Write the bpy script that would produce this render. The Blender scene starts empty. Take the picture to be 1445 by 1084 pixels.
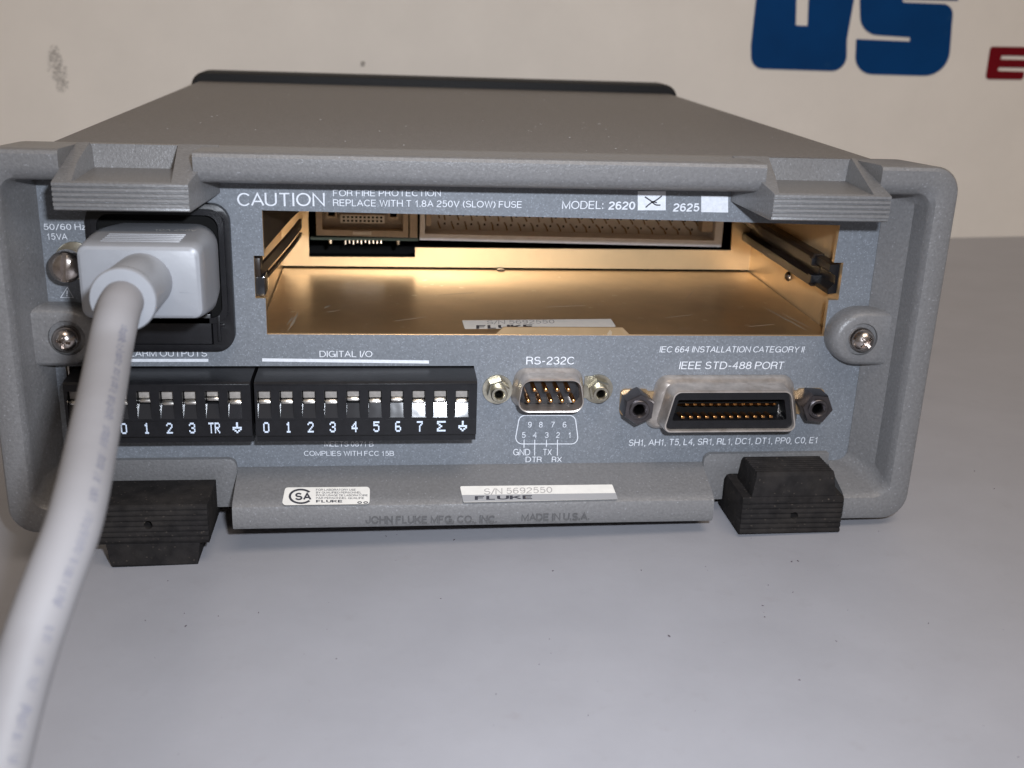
import bpy, bmesh, math, random
from mathutils import Matrix, Vector
from mathutils.geometry import tessellate_polygon
random.seed(7)
S = 0.001                      # every length below is in millimetres
scene = bpy.context.scene
col = scene.collection

# ------------------------------------------------------------------ camera
CAM_R = [(0.99366543, -0.10714747, 0.03388846),
         (-0.00314891, -0.32798393, -0.94467805),
         (0.11233473, 0.93858722, -0.32624369)]
CAM_C = Vector((-21.4968, -237.1529, 75.0878))
FPX, CX, CY = 1536.53, 722.5, 542.0
cam_data = bpy.data.cameras.new('camera')
cam_data.sensor_width = 36.0
cam_data.lens = FPX / 1445 * 36
cam_data.clip_start = 0.01
cam_data.clip_end = 50
cam_data.dof.use_dof = True
cam_data.dof.focus_distance = 0.262
cam_data.dof.aperture_fstop = 24
cam = bpy.data.objects.new('camera', cam_data)
xr, yr, zr = (Vector(r) for r in CAM_R)
cam.matrix_world = Matrix.Translation(CAM_C * S) @ Matrix((xr, -yr, -zr)).transposed().to_4x4()
col.objects.link(cam)
scene.camera = cam

# ------------------------------------------------------------------ light
world = bpy.data.worlds.new('World')
scene.world = world
world.use_nodes = True
wn = world.node_tree
wn.nodes['Background'].inputs[0].default_value = (1.0, 0.86, 0.74, 1)
wn.nodes['Background'].inputs[1].default_value = 0.18

def area(name, loc, target, size, size_y, power, color, spread=180):
    l = bpy.data.lights.new(name, 'AREA')
    l.shape = 'RECTANGLE'; l.size = size; l.size_y = size_y
    l.energy = power; l.color = color; l.spread = math.radians(spread)
    o = bpy.data.objects.new(name, l)
    o.location = loc
    o.rotation_euler = (Vector(target) - Vector(loc)).to_track_quat('-Z', 'Y').to_euler()
    col.objects.link(o)
    return o
# the camera's own flash, a little above and to the right of the lens
area('flash', (0.002, -0.238, 0.103), (0.0, 0.03, -0.02), 0.013, 0.008, 0.46, (0.84, 0.90, 1.0), 120)
# the room's warm ceiling lamp
area('ceiling_lamp', (0.35, -0.95, 1.9), (0.05, 0.3, 0), 1.3, 0.7, 18.5, (1.0, 0.86, 0.73))

vs = scene.view_settings
vs.view_transform = 'Standard'; vs.look = 'None'; vs.exposure = 0; vs.gamma = 1; vs.use_curve_mapping = False

# ------------------------------------------------------------------ measuring helpers: the point seen at a pixel of the
# photograph on a plane of the instrument (axis 0, 1, 2 = x, y, z)
def ray(px, py):
    a, b = (px - CX) / FPX, (py - CY) / FPX
    return xr * a + yr * b + zr
def P(px, py, val, axis=1):
    d = ray(px, py)
    return CAM_C + d * ((val - CAM_C[axis]) / d[axis])
def PD(px, py, depth):
    return CAM_C + ray(px, py) * depth

# ------------------------------------------------------------------ materials
def mat(name, base, rough=0.5, metal=0.0, spec=0.5, grain=None, bump=None, flakes=None, extra=None, coat=0.0):
    m = bpy.data.materials.new(name); m.use_nodes = True
    nt = m.node_tree; N = nt.nodes; L = nt.links
    b = N['Principled BSDF']
    b.inputs['Base Color'].default_value = (*base, 1)
    b.inputs['Roughness'].default_value = rough
    b.inputs['Metallic'].default_value = metal
    b.inputs['Specular IOR Level'].default_value = spec
    b.inputs['Coat Weight'].default_value = coat
    tc = N.new('ShaderNodeTexCoord')
    src = None
    def noise(scale, detail=3, rough_=.6, vec=None):
        n = N.new('ShaderNodeTexNoise'); n.inputs['Scale'].default_value = scale
        n.inputs['Detail'].default_value = detail; n.inputs['Roughness'].default_value = rough_
        L.new(vec if vec else tc.outputs['Object'], n.inputs['Vector']); return n
    def ramp(sock, a, b_, c0, c1):
        r = N.new('ShaderNodeValToRGB'); r.color_ramp.elements[0].position = a; r.color_ramp.elements[1].position = b_
        r.color_ramp.elements[0].color = (*c0, 1); r.color_ramp.elements[1].color = (*c1, 1)
        L.new(sock, r.inputs[0]); return r
    def mix(fac, a, b_):
        x = N.new('ShaderNodeMix'); x.data_type = 'RGBA'
        if isinstance(fac, float): x.inputs[0].default_value = fac
        else: L.new(fac, x.inputs[0])
        for s, i in ((a, 6), (b_, 7)):
            if isinstance(s, tuple): x.inputs[i].default_value = (*s, 1)
            else: L.new(s, x.inputs[i])
        return x.outputs[2]
    cur = base
    if grain:                               # (scale, amount)
        n = noise(grain[0], 4)
        lo = tuple(c * (1 - grain[1]) for c in base); hi = tuple(min(1, c * (1 + grain[1])) for c in base)
        cur = ramp(n.outputs[0], .3, .7, lo, hi).outputs[0]
    if extra: 
        for (scale, a, b_, colr, amt, det) in extra:      # blotches of another colour
            n = noise(scale, det)
            f = ramp(n.outputs[0], a, b_, (0, 0, 0), (amt, amt, amt))
            cur = mix(f.outputs[0], cur, colr)
    if flakes:                              # (scale, threshold, colour)
        v = N.new('ShaderNodeTexVoronoi'); v.inputs['Scale'].default_value = flakes[0]
        L.new(tc.outputs['Object'], v.inputs['Vector'])
        sep = N.new('ShaderNodeSeparateColor'); L.new(v.outputs['Color'], sep.inputs[0])
        f = ramp(sep.outputs[0], flakes[1], min(1, flakes[1] + .04), (0, 0, 0), (1, 1, 1))
        cur = mix(f.outputs[0], cur, flakes[2])
    if not isinstance(cur, tuple): L.new(cur, b.inputs['Base Color'])
    if bump:                                # (scale, distance_mm, detail)
        n = noise(bump[0], bump[2] if len(bump) > 2 else 2)
        bp = N.new('ShaderNodeBump'); bp.inputs['Strength'].default_value = 1.0
        bp.inputs['Distance'].default_value = bump[1] * S
        L.new(n.outputs[0], bp.inputs['Height']); L.new(bp.outputs[0], b.inputs['Normal'])
    return m

M = {}
M['bezel'] = mat('grey speckled paint on bezel', (.150, .148, .150), .36, 0, .5, (1400, .14), (1700, .10, 3), (3200, .978, (.22, .22, .23)), [(28, .55, .8, (.125, .120, .115), .5, 6)])
M['cover'] = mat('grey paint on cover', (.132, .122, .115), .5, 0, .4, (1200, .12), (1300, .11, 2), (2600, .985, (.20, .19, .185)))
M['panel'] = mat('blue grey speckled panel paint', (.146, .158, .176), .5, 0, .4, (1700, .15), (1700, .04, 2), (3800, .90, (.205, .222, .25)))
M['charcoal'] = mat('charcoal plastic', (.010, .010, .011), .55, 0, .25, (600, .1), (900, .03))
M['black'] = mat('black plastic', (.008, .008, .0095), .34, 0, .35, (500, .2), (700, .03))
M['gloss'] = mat('glossy black plastic', (.02, .02, .022), .08, 0, .5, None, (130, .05))
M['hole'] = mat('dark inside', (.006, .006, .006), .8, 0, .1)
M['rubber'] = mat('dusty black rubber', (.016, .0145, .0145), .85, 0, .12, (300, .35), (600, .16, 4), (3000, .982, (.06, .05, .042)),
                  [(70, .45, .7, (.036, .031, .027), .5, 5)])
M['white_ink'] = mat('white ink', (.62, .64, .68), .6, 0, .3, (1500, .1))
M['pad_ink'] = mat('pale blue ink', (.60, .68, .80), .6, 0, .3)
M['grey_ink'] = mat('faded grey ink', (.33, .31, .30), .7)
M['dark_ink'] = mat('dark ink', (.035, .035, .045), .6)
M['label'] = mat('cream label stock', (.66, .64, .60), .4, 0, .4, (400, .05))
M['label_grey'] = mat('silver band on label', (.36, .36, .37), .35, .2)
M['emboss'] = mat('moulded lettering', (.085, .084, .086), .5, 0, .4, (900, .1), (1100, .08))  # darker than the bezel paint: shading of the letters is in the colour
M['gold'] = mat('gold chromated aluminium', (.53, .37, .205), .33, .85, .5, (90, .10), (420, .006), (900, .995, (.7, .6, .45)),
                [(35, .52, .75, (.36, .25, .15), .45, 5), (160, .62, .75, (.62, .52, .42), .35, 4)])
M['gold_lit'] = mat('gold chromated aluminium lit by flash', (.74, .54, .31), .37, .70, .5, (60, .08), (420, .01), None,  # lighter copy of the floor's gold, with flash glare put into the colour
                     [(30, .5, .75, (.70, .49, .27), .4, 5)])
M['scuffed'] = mat('scuffed aluminium', (.46, .40, .32), .6, .6)
M['brass'] = mat('gold plated contact', (.66, .33, .12), .28, 1, .5)
M['tin'] = mat('tinned steel shell', (.60, .55, .51), .33, .8, .5, (300, .2), (500, .02), None, [(220, .5, .7, (.34, .28, .23), .5, 4)])
M['zinc'] = mat('yellow zinc hardware', (.46, .43, .35), .28, 1, .5, (400, .25), (600, .02))
M['darknut'] = mat('dark nickel standoff', (.13, .12, .125), .32, 1, .5, (300, .2), (500, .02))
M['steel'] = mat('screw steel', (.50, .45, .42), .25, 1, .5, (400, .25), (700, .03))
M['clampm'] = mat('beige clamp metal', (.30, .275, .25), .6, .2, .4, (700, .2), (900, .04))
M['silver'] = mat('bright silver lip', (.72, .69, .64), .25, 1)
M['beige'] = mat('beige connector plastic', (.50, .40, .31), .55, 0, .4, (500, .08))
M['ivory'] = mat('ivory connector plastic', (.74, .68, .62), .5, 0, .4, (400, .06))
M['header'] = mat('flash-lit header plastic', (.80, .77, .78), .5, 0, .4, (400, .06))  # rim paler than the header back, its tone carries the direct flash light
M['pin'] = mat('dull gold header pin', (.34, .22, .11), .35, .9)
M['pcb'] = mat('green circuit board edge', (.05, .07, .05), .6)
M['plug'] = mat('pale grey moulded plug', (.245, .254, .275), .38, 0, .5, (300, .03), (500, .03))
M['cable'] = mat('off white cable jacket', (.205, .198, .202), .6, 0, .3, (60, .04), (300, .03), None, [(45, .5, .75, (.165, .155, .158), .5, 4)])
M['cable_ink'] = mat('faint violet cable ink', (.13, .13, .16), .6)
M['guide'] = mat('dark brown guide plastic', (.022, .015, .011), .38, 0, .3, (300, .2))
M['dust'] = mat('pale dust fleck', (.36, .35, .33), .9)
M['crumb'] = mat('dark crumb', (.09, .075, .085), .9)
M['table'] = mat('grey laminate table', (.305, .305, .330), .42, 0, .4, (45, .04), (320, .05, 6), None,
                 [(9, .5, .78, (.285, .285, .30), .5, 6), (70, .68, .8, (.24, .215, .225), .35, 5), (160, .62, .74, (.27, .265, .28), .3, 3)])
M['wall'] = mat('off white board', (.86, .815, .755), .7, 0, .3, (30, .03), (500, .03, 4), None, [(12, .6, .8, (.76, .71, .65), .3, 6)])
M['blue'] = mat('blue sign paint', (.001, .048, .18), .6, 0, .12, (30, .1), None, (300, .985, (.01, .06, .18)))
M['red'] = mat('dark red sign paint', (.17, .003, .009), .6, 0, .12, (40, .1))
M['smudge'] = mat('grey smudge', (.42, .39, .36), .9)

# ------------------------------------------------------------------ object helpers
def link(name, me, material=None, parent=None, label=None, smooth=None):
    o = bpy.data.objects.new(name, me); col.objects.link(o)
    if material and not me.materials: me.materials.append(M[material])
    if parent is not None:
        o.parent = parent
        o.matrix_parent_inverse = parent.matrix_basis.inverted() if parent.parent is None else Matrix.Translation(-world_loc(parent))
    if label: o['label'] = label
    return o
def world_loc(o):
    l = Vector(o.location)
    return l
def obj(name, bm, material, parent=None, label=None, smooth=True, angle=35, loc=None):
    """loc in mm: the mesh coordinates are relative to it"""
    bmesh.ops.recalc_face_normals(bm, faces=bm.faces)
    if smooth:
        for f in bm.faces: f.smooth = True
        for e in bm.edges:
            if len(e.link_faces) == 2 and e.calc_face_angle(0) > math.radians(angle): e.smooth = False
    me = bpy.data.meshes.new(name)
    for v in bm.verts: v.co = v.co * S
    bm.to_mesh(me); bm.free()
    o = link(name, me, material, parent, label)
    if loc is not None: o.location = Vector(loc) * S
    return o
def copy(o, loc, parent=None, rot=None, label=None):
    c = o.copy(); col.objects.link(c)
    c.location = Vector(loc) * S
    if rot: c.rotation_euler = rot
    if parent is not None:
        c.parent = parent
        c.matrix_parent_inverse = Matrix.Translation(-Vector(parent.location)) if parent.parent else parent.matrix_basis.inverted()
    if label: c['label'] = label
    return c
def thing(name, loc, label, cat, group=None):
    o = bpy.data.objects.new(name, None); col.objects.link(o)
    o.empty_display_size = .02
    o.location = Vector(loc) * S; o['label'] = label; o['category'] = cat
    if group: o['group'] = group
    return o

def bmnew(): return bmesh.new()
def bevel(bm, w, seg=2, edges=None, ang=20):
    es = edges if edges is not None else [e for e in bm.edges if len(e.link_faces) == 2 and e.calc_face_angle(0) > math.radians(ang)]
    if w > 0 and es: bmesh.ops.bevel(bm, geom=es, offset=w, segments=seg, profile=.5, affect='EDGES', clamp_overlap=True)
def box(x0, x1, y0, y1, z0, z1, bev=0, seg=2, bm=None):
    b = bmesh.new()
    bmesh.ops.create_cube(b, size=1, matrix=Matrix.Translation(((x0 + x1) / 2, (y0 + y1) / 2, (z0 + z1) / 2)) @ Matrix.Diagonal((abs(x1 - x0), abs(y1 - y0), abs(z1 - z0), 1)))
    bevel(b, bev, seg)
    return merge(bm, b)
def merge(bm, b):
    if bm is None: return b
    me = bpy.data.meshes.new('tmp'); b.to_mesh(me); b.free(); bm.from_mesh(me); bpy.data.meshes.remove(me)
    return bm
def prism(poly, axis, a0, a1, bev=0, seg=2, bm=None, ang=20):
    """poly of 2d points extruded along axis 'x' (pts y,z), 'y' (pts x,z) or 'z' (pts x,y)"""
    b = bmesh.new()
    f = {'x': lambda p, a: (a, p[0], p[1]), 'y': lambda p, a: (p[0], a, p[1]), 'z': lambda p, a: (p[0], p[1], a)}[axis]
    A = [b.verts.new(f(p, a0)) for p in poly]; B = [b.verts.new(f(p, a1)) for p in poly]
    n = len(poly)
    for i in range(n): b.faces.new((A[i], A[(i + 1) % n], B[(i + 1) % n], B[i]))
    b.faces.new(A[::-1]); b.faces.new(B)
    bmesh.ops.recalc_face_normals(b, faces=b.faces)
    bevel(b, bev, seg, ang=ang)
    return merge(bm, b)
def plate(loops, y0, y1, bm=None):
    """plate normal to y with holes: loops[0] outer, others holes, points (x,z)"""
    b = bmesh.new()
    pts = [[Vector((p[0], p[1], 0)) for p in l] for l in loops]
    flat = [p for l in loops for p in l]
    tris = tessellate_polygon(pts)
    F = [b.verts.new((p[0], y0, p[1])) for p in flat]; K = [b.verts.new((p[0], y1, p[1])) for p in flat]
    for t in tris:
        try:
            b.faces.new([F[i] for i in t]); b.faces.new([K[i] for i in t][::-1])
        except ValueError: pass
    k = 0
    for l in loops:
        n = len(l)
        for i in range(n):
            a, c = k + i, k + (i + 1) % n
            b.faces.new((F[a], F[c], K[c], K[a]))
        k += n
    bmesh.ops.recalc_face_normals(b, faces=b.faces)
    return merge(bm, b)
def rrect(x0, x1, z0, z1, r, n=6):
    o = []
    for cx_, cz_, a in ((x1 - r, z1 - r, 0), (x0 + r, z1 - r, 90), (x0 + r, z0 + r, 180), (x1 - r, z0 + r, 270)):
        for i in range(n + 1):
            t = math.radians(a + 90 * i / n); o.append((cx_ + r * math.cos(t), cz_ + r * math.sin(t)))
    return o
def dshape(xc, zc, w, h, slant, r, n=5, seg=None):
    """D-sub outline, wide side on top"""
    t = h * math.tan(math.radians(slant)) / 2
    c = [(xc + w / 2 + t * 0, zc + h / 2), (xc - w / 2, zc + h / 2), (xc - w / 2 + t * 2, zc - h / 2), (xc + w / 2 - t * 2, zc - h / 2)]
    return rounded(c, r, n)
def rounded(c, r, n=5):
    out = []
    m = len(c)
    for i in range(m):
        p0, p, p1 = Vector(c[i - 1]), Vector(c[i]), Vector(c[(i + 1) % m])
        a = (p0 - p).normalized(); b = (p1 - p).normalized()
        rr = r[i] if isinstance(r, (list, tuple)) else r
        ang = a.angle(b); d = min(rr / math.tan(ang / 2), (p0 - p).length * .49, (p1 - p).length * .49); rr = d * math.tan(ang / 2)
        cen = p + (a + b).normalized() * (rr / math.sin(ang / 2))
        s = p + a * d - cen; e = p + b * d - cen
        tot = s.angle_signed(e) if s.length > 1e-9 and e.length > 1e-9 else 0
        for k in range(n + 1):
            t = -tot * k / n
            out.append((cen.x + s.x * math.cos(t) - s.y * math.sin(t), cen.y + s.x * math.sin(t) + s.y * math.cos(t)))
    return out
def loft(rings, close_start=True, close_end=True, bm=None, loop=False):
    """rings: lists of 3d points of equal length"""
    b = bmesh.new()
    V = [[b.verts.new(p) for p in r] for r in rings]
    n = len(rings[0]); R_ = len(rings)
    for k in range(R_ if loop else R_ - 1):
        A, B = V[k], V[(k + 1) % R_]
        for i in range(n): b.faces.new((A[i], A[(i + 1) % n], B[(i + 1) % n], B[i]))
    if not loop:
        if close_start: b.faces.new(V[0][::-1])
        if close_end: b.faces.new(V[-1])
    bmesh.ops.recalc_face_normals(b, faces=b.faces)
    return merge(bm, b)
def ring2(pts, y): return [(p[0], y, p[1]) for p in pts]
def circle(cx_, cz_, r, n=32, a0=0): return [(cx_ + r * math.cos(2 * math.pi * i / n + a0), cz_ + r * math.sin(2 * math.pi * i / n + a0)) for i in range(n)]
def lathe(profile, c, n=32, bm=None, axis=(0, -1, 0), a0=0):
    """profile (radius, distance along axis from c)"""
    ax = Vector(axis).normalized(); u = ax.orthogonal().normalized(); v = ax.cross(u)
    if abs(ax.y) > .99: u = Vector((1, 0, 0)); v = Vector((0, 0, 1))
    rings = []
    c = Vector(c)
    for r, d in profile:
        rings.append([c + ax * d + (u * math.cos(2 * math.pi * i / n + a0) + v * math.sin(2 * math.pi * i / n + a0)) * max(r, 1e-3) for i in range(n)])
    return loft(rings, bm=bm)
def tube(path, rad, n=16, bm=None, closed=True):
    rings = []
    prev = None
    for i, p in enumerate(path):
        p = Vector(p)
        t = (Vector(path[min(i + 1, len(path) - 1)]) - Vector(path[max(i - 1, 0)])).normalized()
        if prev is None: u = t.orthogonal().normalized()
        else: u = (prev - t * prev.dot(t)).normalized()
        prev = u; v = t.cross(u)
        r = rad[i] if isinstance(rad, (list, tuple)) else rad
        rings.append([p + (u * math.cos(2 * math.pi * k / n) + v * math.sin(2 * math.pi * k / n)) * r for k in range(n)])
    return loft(rings, closed, closed, bm=bm)
def spline(pts, m=10):
    out = []
    pts = [Vector(p) for p in pts]
    for i in range(len(pts) - 1):
        p0, p1, p2, p3 = pts[max(i - 1, 0)], pts[i], pts[i + 1], pts[min(i + 2, len(pts) - 1)]
        for k in range(m):
            t = k / m
            out.append(.5 * ((2 * p1) + (p2 - p0) * t + (2 * p0 - 5 * p1 + 4 * p2 - p3) * t * t + (3 * p1 - p0 - 3 * p2 + p3) * t ** 3))
    out.append(pts[-1]); return out
def boolean(bm, cutters, op='DIFFERENCE'):
    """exact boolean of bmeshes; returns a new bmesh"""
    def tmp(b):
        bmesh.ops.recalc_face_normals(b, faces=b.faces)
        me = bpy.data.meshes.new('tmp'); b.to_mesh(me); b.free()
        o = bpy.data.objects.new('tmp', me); col.objects.link(o); return o
    a = tmp(bm); cs = [tmp(c) for c in cutters]
    for c in cs:
        md = a.modifiers.new('b', 'BOOLEAN'); md.operation = op; md.solver = 'EXACT'; md.object = c
    dg = bpy.context.evaluated_depsgraph_get(); dg.update()
    me = bpy.data.meshes.new_from_object(a.evaluated_get(dg))
    out = bmesh.new(); out.from_mesh(me)
    for o in [a] + cs:
        mm = o.data; bpy.data.objects.remove(o); bpy.data.meshes.remove(mm)
    bpy.data.meshes.remove(me)
    return out

# ------------------------------------------------------------------ lettering helpers
def arc(cx_, cy_, rx, ry, a0, a1, n=9):
    return [(cx_ + rx * math.cos(math.radians(a0 + (a1 - a0) * i / n)), cy_ + ry * math.sin(math.radians(a0 + (a1 - a0) * i / n))) for i in range(n + 1)]
# plain grotesque capitals as pen strokes: (advance width, [polylines]); cap height 1
G = {
 'A': (.68, [[(0, 0), (.34, 1), (.68, 0)], [(.12, .34), (.56, .34)]]),
 'B': (.60, [[(0, 0), (0, 1), (.33, 1)] + arc(.33, .76, .22, .24, 90, -90) + [(0, .52)], [(.33, .52)] + arc(.34, .26, .26, .26, 90, -90) + [(0, 0)]]),
 'C': (.66, [arc(.36, .5, .36, .5, 40, 320, 18)]),
 'D': (.66, [[(0, 0), (0, 1), (.28, 1)] + arc(.28, .5, .38, .5, 90, -90, 14) + [(0, 0)]]),
 'E': (.54, [[(.54, 1), (0, 1), (0, 0), (.54, 0)], [(0, .52), (.49, .52)]]),
 'F': (.52, [[(.52, 1), (0, 1), (0, 0)], [(0, .5), (.45, .5)]]),
 'G': (.74, [arc(.37, .5, .37, .5, 42, 345, 18) + [(.73, .47), (.42, .47)], [(.73, .42), (.73, 0)]]),
 'H': (.62, [[(0, 0), (0, 1)], [(.62, 0), (.62, 1)], [(0, .53), (.62, .53)]]),
 'I': (.02, [[(.01, 0), (.01, 1)]]),
 'J': (.44, [[(.44, 1), (.44, .28)] + arc(.22, .25, .22, .25, 0, -180) + [(0, .33)]]),
 'K': (.62, [[(0, 0), (0, 1)], [(.58, 1), (0, .36)], [(.2, .57), (.62, 0)]]),
 'L': (.48, [[(0, 1), (0, 0), (.48, 0)]]),
 'M': (.74, [[(0, 0), (0, 1), (.37, .05), (.74, 1), (.74, 0)]]),
 'N': (.62, [[(0, 0), (0, 1), (.62, 0), (.62, 1)]]),
 'O': (.76, [arc(.38, .5, .38, .5, 0, 360, 24)]),
 'P': (.56, [[(0, 0), (0, 1), (.30, 1)] + arc(.30, .73, .26, .27, 90, -90) + [(0, .46)]]),
 'Q': (.76, [arc(.38, .5, .38, .5, 0, 360, 24), [(.45, .25), (.74, -.03)]]),
 'R': (.60, [[(0, 0), (0, 1), (.32, 1)] + arc(.32, .75, .25, .25, 90, -90) + [(0, .5)], [(.34, .5), (.52, .42), (.55, .15), (.60, 0)]]),
 'S': (.58, [arc(.29, .75, .26, .25, 25, 260, 12) + arc(.29, .26, .29, .26, 80, -165, 14)]),
 'T': (.60, [[(0, 1), (.60, 1)], [(.30, 1), (.30, 0)]]),
 'U': (.60, [[(0, 1), (0, .3)] + arc(.30, .3, .30, .3, 180, 360) + [(.60, 1)]]),
 'V': (.64, [[(0, 1), (.32, 0), (.64, 1)]]),
 'W': (.92, [[(0, 1), (.23, 0), (.46, 1), (.69, 0), (.92, 1)]]),
 'X': (.62, [[(0, 1), (.62, 0)], [(0, 0), (.62, 1)]]),
 'Y': (.62, [[(0, 1), (.31, .42), (.62, 1)], [(.31, .42), (.31, 0)]]),
 'Z': (.58, [[(.02, 1), (.58, 1), (0, 0), (.58, 0)]]),
 'z': (.40, [[(.02, .7), (.40, .7), (0, 0), (.40, 0)]]),
 '0': (.50, [arc(.25, .5, .25, .5, 0, 360, 22)]),
 '1': (.40, [[(.02, .74), (.16, .80), (.24, 1), (.24, 0)]]),
 '2': (.50, [arc(.25, .73, .24, .27, 170, -30, 12) + [(.06, .18), (.0, 0), (.50, 0)]]),
 '3': (.50, [arc(.24, .75, .22, .25, 165, -90, 12), arc(.24, .26, .26, .26, 90, -165, 13)]),
 '4': (.52, [[(.38, 0), (.38, 1), (0, .32), (.52, .32)]]),
 '5': (.50, [[(.46, 1), (.09, 1), (.04, .5)] + arc(.24, .33, .25, .33, 135, -155, 13)]),
 '6': (.50, [arc(.27, .62, .25, .38, 42, 178, 10) + [(.01, .32)] + arc(.25, .30, .24, .30, 180, 535, 20)]),
 '7': (.50, [[(0, 1), (.50, 1), (.28, .5), (.17, 0)]]),
 '8': (.50, [arc(.25, .76, .21, .24, 0, 360, 18), arc(.25, .26, .25, .26, 0, 360, 18)]),
 '9': (.50, [arc(.23, .38, .25, .38, 222, 358, 10) + [(.49, .68)] + arc(.25, .70, .24, .30, 0, 355, 20)]),
 '-': (.30, [[(0, .38), (.30, .38)]]), '/': (.36, [[(0, -.04), (.36, 1.04)]]),
 '(': (.18, [arc(.42, .45, .40, .62, 122, 238)]), ')': (.18, [arc(-.24, .45, .40, .62, -58, 58)]),
 '.': (.03, [[(0, .0), (0, .07)]]), ',': (.06, [[(.05, .05), (0, -.14)]]), ':': (.03, [[(0, .0), (0, .08)], [(0, .6), (0, .68)]]),
}
def text_bm(s, thick=.0, offset=0.0, shear=0, spacing=1.0, weight=None):
    w = (.108 + offset * 3.2 if weight is None else weight)
    b = bmesh.new(); x = w / 2; gap = .17 * spacing + w * .35
    lay = 0; pc = ''
    for ch in s:
        if ch == ' ': x += .30 * spacing; pc = ' '; continue
        if pc + ch in ('CA', 'AU', 'AT', 'TA', 'AV', 'LT', 'PA', 'VA', 'TO', 'RT', 'AD', 'LA', 'TR', 'FA', 'AF', 'LO', '/N', 'S/', 'I/', '/O'): x -= .07
        pc = ch
        adv, strokes = G[ch]
        for st in strokes:
            q = []
            for p in st:
                p = Vector((p[0], p[1] * (1 - w) + w / 2 if p[1] >= 0 else p[1]))
                if not q or (p - q[-1]).length > 1e-4: q.append(p)
            closed = (q[0] - q[-1]).length < 1e-3 and len(q) > 4
            if closed: q = q[:-1]
            m = len(q); A = []; z = lay * .003; lay = (lay + 1) % 7
            for i, p in enumerate(q):
                a_ = q[i - 1] if (i > 0 or closed) else None; c_ = q[(i + 1) % m] if (i < m - 1 or closed) else None
                d0 = (p - a_).normalized() if a_ is not None else (c_ - p).normalized()
                d1 = (c_ - p).normalized() if c_ is not None else d0
                n0 = Vector((-d0.y, d0.x)); n1 = Vector((-d1.y, d1.x)); nn = (n0 + n1)
                nn = nn.normalized() if nn.length > 1e-3 else n0
                k = min(1 / max(nn.dot(n0), .35), 2.2) * w / 2
                pp = Vector(p)
                if a_ is None: pp = pp - d1 * w * .0
                if a_ is None and abs(d1.x) < 1e-6 or c_ is None and abs(d0.x) < 1e-6: pp = pp + (Vector((0, -d1.y)) if a_ is None else Vector((0, d0.y))) * w / 2
                A.append(tuple(b.verts.new((x + v.x + (v.y) * shear, v.y, z + i * .0006)) for v in (pp + nn * k, pp - nn * k)))
            for i in range(m if closed else m - 1):
                e, f_ = A[i], A[(i + 1) % m]
                b.faces.new((e[0], e[1], f_[1], f_[0]))
        x += adv + gap
    if thick:
        r_ = bmesh.ops.extrude_face_region(b, geom=b.faces[:])
        for v in r_['geom']:
            if isinstance(v, bmesh.types.BMVert): v.co.z -= thick
    return b
def bounds2(b):
    xs = [v.co.x for v in b.verts]; ys = [v.co.y for v in b.verts]
    return min(xs), max(xs), min(ys), max(ys)
CAPH = None
def place_text(b, origin, ux, uy, width, height, ymin=None, ymax=None):
    """scale the text mesh into the parallelogram origin + ux*width + uy*height, drawn a hair in front"""
    x0, x1, y0, y1 = bounds2(b)
    if ymin is not None: y0 = ymin
    if ymax is not None: y1 = ymax
    n = ux.cross(uy).normalized()
    for v in b.verts:
        a = (v.co.x - x0) / (x1 - x0) * width; h = (v.co.y - y0) / (y1 - y0) * height
        v.co = origin + ux * a + uy * h + n * v.co.z
    return b
def panel_text(s, x0, x1, yb, yt, parent, ink='white_ink', Y=None, yb1=None, offset=0.0, shear=0, name='lettering', spacing=1.0):
    """line of print between pixels x0..x1, baseline yb (yb1 at its right end), cap top yt, on the panel plane"""
    Y = (PY - .05) if Y is None else Y
    if yb1 is None: yb1 = yb
    a = P(x0, yb, Y); c = P(x1, yb1, Y); t = P(x0, yt, Y)
    hgt = (t - a).z
    b = text_bm(s, 0, offset, shear, spacing)
    ux = (c - a); w = ux.length; ux.normalize()
    # baseline 0 and cap height from a capital H
    place_text(b, a, ux, Vector((0, 0, 1)), w, hgt, 0, CAPH)
    return obj(name, b, ink, parent, smooth=False)
hb = text_bm('H'); CAPH = bounds2(hb)[3]; hb.free()

FONT = {'0': '01110 10001 10001 10001 10001 10001 01110', '1': '00100 01100 00100 00100 00100 00100 01110',
        '2': '01110 10001 00001 00010 00100 01000 11111', '3': '01110 10001 00001 00110 00001 10001 01110',
        '4': '00010 00110 01010 10010 11111 00010 00010', '5': '11111 10000 11110 00001 00001 10001 01110',
        '6': '01110 10000 10000 11110 10001 10001 01110', '7': '11111 00001 00010 00100 00100 00100 00100',
        'S': '11111 10000 01000 00100 01000 10000 11111', 'T': '11111 00100 00100 00100 00100 00100 00100',
        'R': '11110 10001 10001 11110 10100 10010 10001', 'G': '00100 00100 00100 11111 10001 01010 00100',
        '-': '00000 00000 00000 01110 00000 00000 00000', '+': '00000 00100 00100 11111 00100 00100 00000'}
def dot_char(ch, x, z, w, h, Y, bm):
    rows = FONT[ch].split()
    for r, row in enumerate(rows):
        for c, v in enumerate(row):
            if v == '1':
                px, pz = x + (c + .5) * w / 5 - w / 2, z + h / 2 - (r + .5) * h / 7
                prism([(px - w / 9.2, pz - h / 12.5), (px + w / 9.2, pz - h / 12.5), (px + w / 9.2, pz + h / 12.5), (px - w / 9.2, pz + h / 12.5)], 'y', Y, Y + .03, bm=bm)
    return bm

PY = 13.72                      # plane of the rear panel face
TA, TB = -49.5, .034          # table plane z = TA + TB x
def tz(x): return TA + TB * x
WALLY = 342.0

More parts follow.
